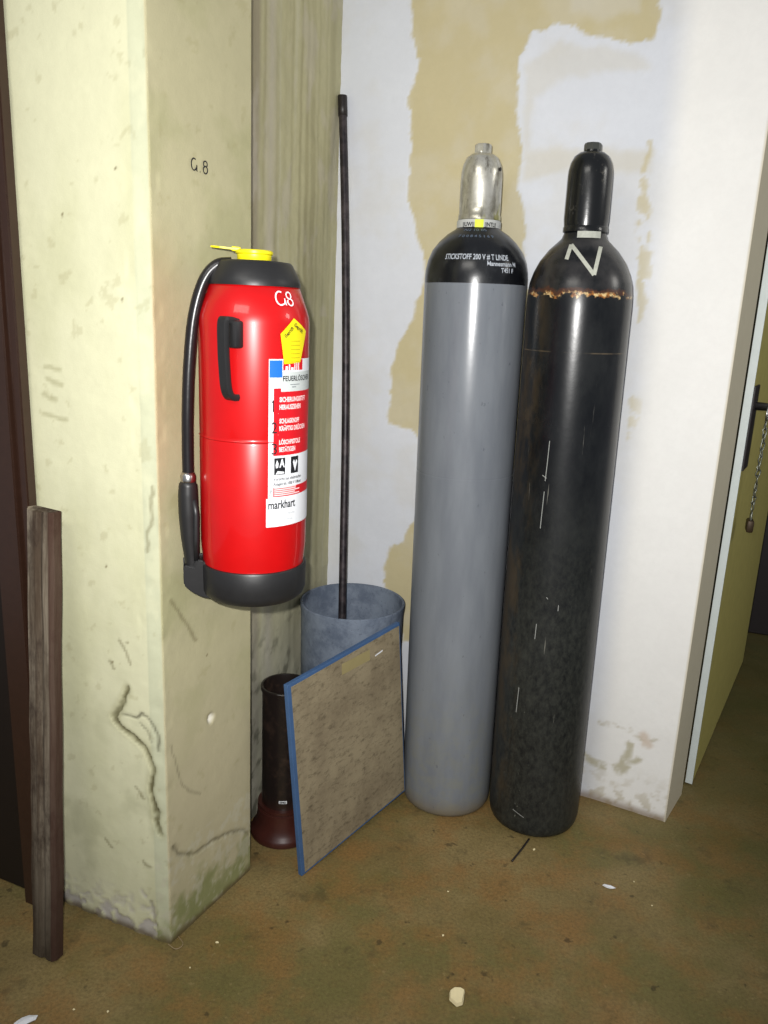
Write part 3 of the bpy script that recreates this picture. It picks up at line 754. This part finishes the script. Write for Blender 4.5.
# brown rust wash on the left flank and rust band under the shoulder
rw = k.math('MULTIPLY', k.ramp(S[0], -.045, -.10), k.ramp(k.noise(14, 5, .7, k.map((1, 1, .4))), .42, .62)); c = k.mix(k.math('MULTIPLY', rw, .55), c, rgb(74, 60, 38))
bn = k.math('ADD', zz_, k.math('MULTIPLY', k.math('SUBTRACT', k.noise(30, 5, .7), .5), .045))
band = k.math('MULTIPLY', k.ramp(bn, 1.370, 1.374), k.ramp(bn, 1.383, 1.379))
band = k.math('MULTIPLY', band, k.ramp(k.noise(38, 3, .6, k.map(loc=(3, 3, 3))), .44, .54))
c = k.mix(band, c, k.mix(k.ramp(k.noise(90, 3), .42, .58), rgb(150, 96, 44), rgb(208, 180, 128)))
b2_ = k.math('MULTIPLY', k.ramp(bn, 1.377, 1.381), k.ramp(bn, 1.391, 1.385)); c = k.mix(k.math('MULTIPLY', b2_, .5), c, rgb(88, 52, 34))
ln = k.math('MULTIPLY', k.ramp(zz_, 1.2485, 1.25), k.ramp(zz_, 1.2525, 1.251)); c = k.mix(k.math('MULTIPLY', ln, k.math('MULTIPLY', k.ramp(k.noise(12, 3), .4, .6), .6)), c, rgb(110, 96, 74))
k.base(c); k.rough(k.ramp(zz_, .5, 1.2, .45, .26)); k.bump(k.math('ADD', k.noise(50, 4), k.math('MULTIPLY', k.noise(8, 2), .6)), .05, .003); m_bk = k.m
shk = [(RK, 1.352), (RK*.992, 1.378), (.1155, 1.402), (.108, 1.425), (.096, 1.450), (.078, 1.474), (.060, 1.491), (.0515, 1.499), (.0480, 1.508)]
rk = interp(shk)
bdy = obj('body', lathe([(0, .020), (.080, .012), (.094, .0), (.105, .001), (.112, .006), (.117, .017), (RK, .034), (RK, .7), (RK, 1.30)]+shk+[(.046, 1.512), (0, 1.512)], 96), m_bk, g2, auto=60)
m_cap = NT('black_cap_paint', .24, .5); m_cap.base(m_cap.mix(m_cap.ramp(m_cap.noise(40, 5, .7), .6, .72), rgb(14, 16, 18), rgb(70, 68, 62))); m_cap.bump(m_cap.noise(40, 4), .15, .002)
cp = obj('valve_cap', lathe([p for p in cap_prof(1.512, 1.694, .0500, .0500)]+[(0, 1.688)], 72), m_cap.m, g2, auto=40)
obj('cap_knob', lathe([(0, 1.682), (.0180, 1.682), (.0188, 1.686), (.0188, 1.699), (.0172, 1.702), (0, 1.702)], 8), simple('dark_knob', rgb(70, 72, 68), .4, .5, .4), cp, auto=25)
lbk = obj('neck_label', bend_bm(rect(-.022, -.007, .032, .007), radians(6), 1.506, lambda z: .0545, .0, cell=.004), simple('grimy_label', rgb(168, 170, 160), .55, .4, var=.3, scale=150), g2, True)
bmesh_n = [(-.044, -.030), (-.036, .012), (.018, -.046), (.030, .006)]
# chalk N drawn over the shoulder
def seg_pts(P, n=10):
    o = []
    for (a, b3) in zip(P, P[1:]): o += [(a[0]+(b3[0]-a[0])*i/n, a[1]+(b3[1]-a[1])*i/n) for i in range(n)]
    return o+[P[-1]]
def z_on_axis(y, Y=1.85):  return at_y(585, y, Y).z
NP = [(-.034, 1.450), (-.027, 1.483), (.028, 1.418), (.037, 1.480)]
bm = strokes([seg_pts(NP[:2]), seg_pts(NP[1:3], 16), seg_pts(NP[2:], 12)], .0084)
for v_ in bm.verts:
    zz2 = v_.co.y; r_ = rk(zz2)+.0012; x_ = max(-r_*.99, min(r_*.99, v_.co.x)); v_.co = Vector((x_, -sqrt(r_*r_-x_*x_), zz2+.0))
obj('chalk_letter', bm, simple('chalk', rgb(176, 178, 166), .9, .1, var=.25, scale=150, bump=0), g2)
scr = [[(-.036, 1.05), (-.037, 1.0), (-.0385, .955)], [(-.0385, .93), (-.040, .87), (-.0405, .84)], [(-.046, .968), (-.036, .962)], [(-.030, .60), (-.031, .56)], [(-.060, .42), (-.062, .35)], [(.018, .655), (.018, .64)], [(-.012, .672), (-.008, .668)], [(-.05, .075), (-.02, .062)]]
m_scr = simple('scratch_grey', rgb(140, 142, 138), .8, .2, var=.4, scale=300, bump=0)
for s_ in scr:
    bm = strokes([seg_pts(s_, 6)], .0018)
    for v_ in bm.verts:
        r_ = RK+.0006; v_.co = Vector((v_.co.x, -sqrt(r_*r_-v_.co.x**2), v_.co.y))
    obj('scratch', bm, m_scr, g2)

# ------------------------------------------------------------------ tall grey bin in the corner
RBn = .145; bc = K+u*(RBn+.003)-nW*(RBn+.018); HB = .538
k = NT('dusty_blue_grey_plastic', .6, .35)
c = k.mix(k.ramp(k.noise(14, 6, .7), .35, .65), rgb(92, 102, 118), rgb(122, 132, 146)); c = k.mix(k.math('MULTIPLY', k.ramp(k.noise(120, 4, .7), .55, .72), .5), c, rgb(66, 74, 88))
k.base(c); k.bump(k.noise(90, 4), .3, .002)
bn_ = obj('waste_bin', lathe([(0, 0), (RBn-.012, 0), (RBn-.008, .004), (RBn-.003, HB-.03), (RBn, HB-.006), (RBn, HB), (RBn-.003, HB+.002), (RBn-.007, HB), (RBn-.008, HB-.02), (RBn-.014, .012), (0, .012)], 96), k.m, None, auto=45)
bn_.location = (bc.x, bc.y, 0); tag(bn_, 'tall round open blue-grey bin in the wall corner with a rod standing in it', 'bin')

# rod standing in the bin, leaning into the corner
Pt = at_y(342.5, 97, 2.215)
back = WM
top = at_pl(342.5, 97, WM-nW*.015, nW)
bot = Vector((bc.x+.018, bc.y-.02, .024))
rimp = at_y(342, 600, bc.y-.02)
pts = []
ks = [(342.5, 97), (345.5, 250), (345.5, 420), (342.5, 590)]
for i, (x, y) in enumerate(ks):
    t = i/3.; Yt = top.y*(1-t)+(bc.y-.0)*t; pts.append(at_y(x, y, Yt))
dlast = (pts[3]-pts[2]).normalized(); pts.append(pts[3]+dlast*((pts[3].z-.030)/-dlast.z))
k = NT('dark_iron', .45, .5, .3); c = k.mix(k.ramp(k.noise(30, 5, .7), .4, .65), rgb(34, 30, 34), rgb(66, 58, 60)); k.base(c); k.bump(k.noise(70, 4), .3, .002)
m_iron = k.m
rodr = empty('iron_rod', pts[-1]); tag(rodr, 'long dark iron rod, slightly bent, standing in the bin and leaning into the corner', 'rod')
inv = pts[-1]
sp_ = [p-inv for p in spline(pts, 16)]
obj('shaft', tube(sp_, .0105, 16), m_iron, rodr, True)
obj('end_sleeve', tube([sp_[0]+Vector((0, 0, .004)), sp_[0], sp_[1], sp_[2]], lambda t: .0115 if t < .1 else .0122, 16), m_blk, rodr, True)

# ------------------------------------------------------------------ dark pipe on a flanged foot
pc0 = (-.226, 1.815)
k = NT('dark_brown_glaze', .28, .5); zz_ = k.sep()[2]
c = k.mix(k.ramp(zz_, .14, .02), rgb(30, 24, 22), rgb(62, 32, 24)); c = k.mix(k.math('MULTIPLY', k.ramp(k.noise(30, 6, .7), .48, .7), .6), c, rgb(60, 46, 38))
k.base(c); k.bump(k.noise(60, 4), .2, .002)
hp_ = .415
fp = empty('flanged_pipe', (pc0[0], pc0[1], 0)); tag(fp, 'short dark brown pipe standing on a rust-red flange beside the pier', 'pipe')
obj('tube', lathe([(.048, .092), (.056, .092), (.0565, hp_-.012), (.0600, hp_-.010), (.0605, hp_-.002), (.0590, hp_), (.0545, hp_), (.0535, hp_-.004), (.050, hp_-.05), (.048, .092)], 72, cap=False), k.m, fp, auto=40)
obj('flange', lathe([(0, 0), (.080, 0), (.084, .003), (.085, .012), (.082, .019), (.076, .026), (.070, .042), (.067, .062), (.0665, .078), (.062, .080), (.0655, .084), (.0655, .0925), (.05, .0935), (0, .0935)], 72), simple('rust_red', rgb(62, 30, 24), .35, .5, var=.4, scale=25), fp, auto=40)
obj('maker_label', bend_bm(rect(-.010, -.004, .010, .004), radians(5), .118, lambda z: .0562, .0006), m_wht, fp, True)
bmk = text_bm('EMS', .007, -.008, -.0025, w=.016, bold=.0003)
obj('label_print', bend_bm(bmk, radians(5), .118, lambda z: .0562, .0011, cell=0), m_ink, fp, True)

# ------------------------------------------------------------------ square board leaning
A_ = fl(302, 877); B_ = fl(403, 795); bd = Vector((cos(radians(52.1)), sin(radians(52.1)), 0)); bnn = Vector((-bd.y, bd.x, 0))
th = radians(2.4); hB = .508; LB = .412
Mb = Matrix(((bd.x, bnn.x*cos(th), bnn.x*sin(th), A_.x), (bd.y, bnn.y*cos(th), bnn.y*sin(th), A_.y), (0, -sin(th), cos(th), .0), (0, 0, 0, 1)))
Mb.translation.z = sin(th)*.013+.0005
Mb = Mb @ RY(radians(-4.2)); br = empty('wooden_board', Mb); tag(br, 'square grey-brown worn board with blue edges leaning on edge before the bin', 'board')
k = NT('worn_board_face', .75, .25)
c = k.mix(k.ramp(k.noise(7, 6, .7), .35, .68), rgb(148, 136, 110), rgb(124, 112, 90))
c = k.mix(k.math('MULTIPLY', k.ramp(k.noise(34, 6, .75, k.map((1, 1, 2.2))), .48, .68), .65), c, rgb(72, 62, 48))
c = k.mix(k.math('MULTIPLY', k.ramp(k.noise(90, 4, .7), .52, .72), .5), c, rgb(148, 134, 106)); k.base(c); k.bump(k.noise(120, 5, .7), .4, .002); m_face = k.m
m_bedge = simple('blue_edge_paint', rgb(62, 92, 132), .55, .4, var=.25, scale=25)
obj('core', box(LB, .012, hB, T(LB/2, .0065, hB/2), .0012), m_bedge, br)
obj('worn_face', box(LB-.016, .0016, hB-.014, T(LB/2+.003, .0, hB/2-.001), .0004), m_face, br)
bm = box(.105, .0006, .028, T(.232, -.0012, hB-.038) @ RY(radians(2)), 0)
obj('tape_strip', bm, simple('old_tape', rgb(150, 138, 96), .6, .3, var=.15), br)
bm = box(.03, .0006, .0035, T(.320, -.0014, hB-.050) @ RY(radians(-6)), 0); obj('paint_fleck', bm, m_wht, br)

# ------------------------------------------------------------------ weathered batten in front of the brown frame
pbm = bmesh.new()
P0 = fl(48, 955); Pt = Vector((P0.x+.004, 1.452, .93))
wv = Vector((cos(radians(-20.7)), sin(radians(-20.7)), 0)); wv = Vector((ld.x, ld.y, 0))
ax = (Pt-P0); Lp = ax.length; ax.normalize(); yb = ax.cross(wv).normalized()
Mp = Matrix(((wv.x, yb.x, ax.x, P0.x), (wv.y, yb.y, ax.y, P0.y), (wv.z, yb.z, ax.z, .004), (0, 0, 0, 1)))
k = NT('weathered_wood', .85, .2)
c = k.mix(k.ramp(k.noise(26, 6, .7, k.map((1, 1, .06))), .35, .65), rgb(72, 60, 48), rgb(136, 126, 110)); c = k.mix(k.math('MULTIPLY', k.ramp(k.noise(18, 6, .7, k.map((1, 1, .5))), .45, .66), .7), c, rgb(44, 32, 26)); c = k.mix(k.math('MULTIPLY', k.ramp(k.sep()[2], .40, .0), .75), c, rgb(52, 42, 30)); c = k.mix(k.math('MULTIPLY', k.ramp(k.sep()[0], .021, .025), .8), c, rgb(62, 40, 32))
k.base(c); k.bump(k.noise(50, 6, .7, k.map((1, 1, .05))), .7, .004)
NZ = 40
prf = [(-.031, -.008), (-.027, -.014), (-.006, -.016), (.004, -.011), (.012, -.015), (.026, -.014), (.031, -.007), (.031, .012), (-.031, .012)]
rings = []
for i in range(NZ+1):
    z = Lp*i/NZ; r_ = []
    for j, (x, y) in enumerate(prf):
        q = .0016*noise.noise(Vector((x*40, y*40, z*9))); zz3 = z
        if i == NZ: zz3 += (.004 if j in (0, 8) else -.003 if j in (2, 3) else .0)+.002*noise.noise(Vector((j*3., 0, 0)))
        r_.append(pbm.verts.new((x*(1+.03*noise.noise(Vector((0, j*2., z*7))))+q, y+q, zz3)))
    rings.append(r_)
for a, b3 in zip(rings, rings[1:]):
    for j in range(len(prf)): pbm.faces.new((a[j], a[(j+1) % len(prf)], b3[(j+1) % len(prf)], b3[j]))
pbm.faces.new(rings[0]); pbm.faces.new(rings[-1])
pk = obj('wooden_batten', pbm, k.m); pk.matrix_world = Mp; tag(pk, 'weathered grey-brown wooden batten standing upright against the brown door frame', 'batten')

# ------------------------------------------------------------------ bits on the floor
def chip(name, x, y, sx, sy, sz, mat, rz=0, seed=0, pts=7):
    bm = bmesh.new(); bmesh.ops.create_icosphere(bm, subdivisions=2, radius=1)
    for v in bm.verts:
        d_ = 1+.35*noise.noise(v.co*1.3+Vector((seed*5., 0, 0))); v.co = Vector((v.co.x*sx*d_, v.co.y*sy*d_, v.co.z*sz*d_))
    zmin = min(v.co.z for v in bm.verts)
    for v in bm.verts: v.co.z -= zmin
    o = obj(name, bm, mat); p = fl(x, y); o.location = p; o.rotation_euler = (0, 0, rz); return o
m_chip = simple('cream_plaster_chip', rgb(226, 212, 168), .8, .2, var=.15, scale=60)
bm = bmesh.new()
sh_ = [(-.017, -.004), (-.015, .010), (-.004, .016), (.010, .015), (.018, .010), (.012, -.002), (.009, -.014), (-.004, -.017)]
a = [bm.verts.new((x, y, .004+.3*y+.017*.3)) for x, y in sh_]; b3 = [bm.verts.new((x*.86, y*.86, .013+.3*y+.017*.3)) for x, y in sh_]
bm.faces.new(a); bm.faces.new(b3)
for i in range(8): bm.faces.new((a[i], a[(i+1) % 8], b3[(i+1) % 8], b3[i]))
bmesh.ops.bevel(bm, geom=bm.edges[:], offset=.001, segments=1, affect='EDGES')
ch = obj('plaster_chip', bm, m_chip); p = fl(457, 1000); ch.location = p; ch.rotation_euler = (0, 0, .1)
mnz = min(v.co.z for v in ch.data.vertices)
for v in ch.data.vertices: v.co.z -= mnz
tag(ch, 'thumb-sized cream chip of plaster lying at the bottom of the floor', 'chip')
b1 = chip('plaster_crumb', 609, 888, .014, .0045, .004, m_wht, -.35, 2); tag(b1, 'thin white splinter lying right of the black cylinder', 'chip')
for i, (x, y, s_) in enumerate([(217, 943, .0028), (443, 936, .0022), (634, 882, .0016), (448, 892, .0018), (652, 906, .0018), (190, 968, .0016), (74, 1010, .0020), (534, 850, .003), (108, 1012, .0022)]):
    o = chip('plaster_crumb', x, y, s_*1.3, s_, s_*.7, m_chip, i, i+3); o['group'] = 'crumbs of plaster scattered on the floor'
    tag(o, 'tiny pale crumb of plaster lying loose on the brown floor', 'crumb')
cornr = chip('paint_flake', 26, 1022, .020, .008, .004, m_wht, .5, 11); tag(cornr, 'white flake cut off by the lower left corner of the photo', 'chip')
# twig of wire poking out from under the black cylinder, hair-thin wire at the pier foot
w0 = fl(529, 839, .004); w1 = fl(521, 850, .004); w2 = fl(512, 861, .004)
wr = obj('wire_stub', tube(spline([w0, w1, w2], 6), .0026, 8), m_blk, None, True); tag(wr, 'short dark stick on the floor touching the foot of the black cylinder', 'stick')
w = [fl(178, 936, .002), fl(183, 944, .003), fl(176, 949, .002), fl(168, 944, .004)]
wr2 = obj('wire_curl', tube(spline(w, 8), .0008, 6), simple('pale_wire', rgb(150, 130, 100), .5, .5), None, True); tag(wr2, 'thin pale curl of wire at the foot of the cream pier', 'wire')

# ------------------------------------------------------------------ light: compact flash beside the lens, two added fill lights, weak ambient
def lamp(name, kind, loc, energy, col, **kw):
    l = bpy.data.lights.new(name, kind); l.energy = energy; l.color = col
    for a_, b_ in kw.items(): setattr(l, a_, b_)
    o = bpy.data.objects.new(name, l); COL.objects.link(o); o.location = loc; return o
fo_ = rt*0
off = R @ Vector((-.035, .045, 0))
fls = lamp('camera_flash', 'SPOT', Vector((0, 0, H))+off, 150, (1, .985, .96), shadow_soft_size=.012, spot_size=radians(108), spot_blend=1.0)
fls.rotation_euler = ray(410, 400).to_track_quat('-Z', 'Y').to_euler()
rl_ = lamp('left_fill', 'AREA', (-.9, -.3, 2.6), 14, (1, .97, .90), shape='RECTANGLE', size=1.2, size_y=.5)  # unseen soft fill added to brighten the pier's left face
rl_.rotation_euler = Vector((.6, 1.9, -1.5)).to_track_quat('-Z', 'Y').to_euler()
pl_ = lamp('right_fill', 'AREA', (2.6, 1.2, 2.3), 9, (1, .97, .9), shape='SQUARE', size=.5)  # unseen fill added to lift the wall return and the mustard door
pl_.rotation_euler = Vector((-1.4, 1.0, -1.2)).to_track_quat('-Z', 'Y').to_euler()
wd = bpy.data.worlds.new('room_air'); C.world = wd; wd.use_nodes = True
wd.node_tree.nodes['Background'].inputs[0].default_value = (.90, .93, 1, 1); wd.node_tree.nodes['Background'].inputs[1].default_value = .33

vs = C.view_settings; vs.view_transform = 'Standard'; vs.look = 'None'; vs.exposure = 0.0; vs.gamma = 1; vs.use_curve_mapping = False
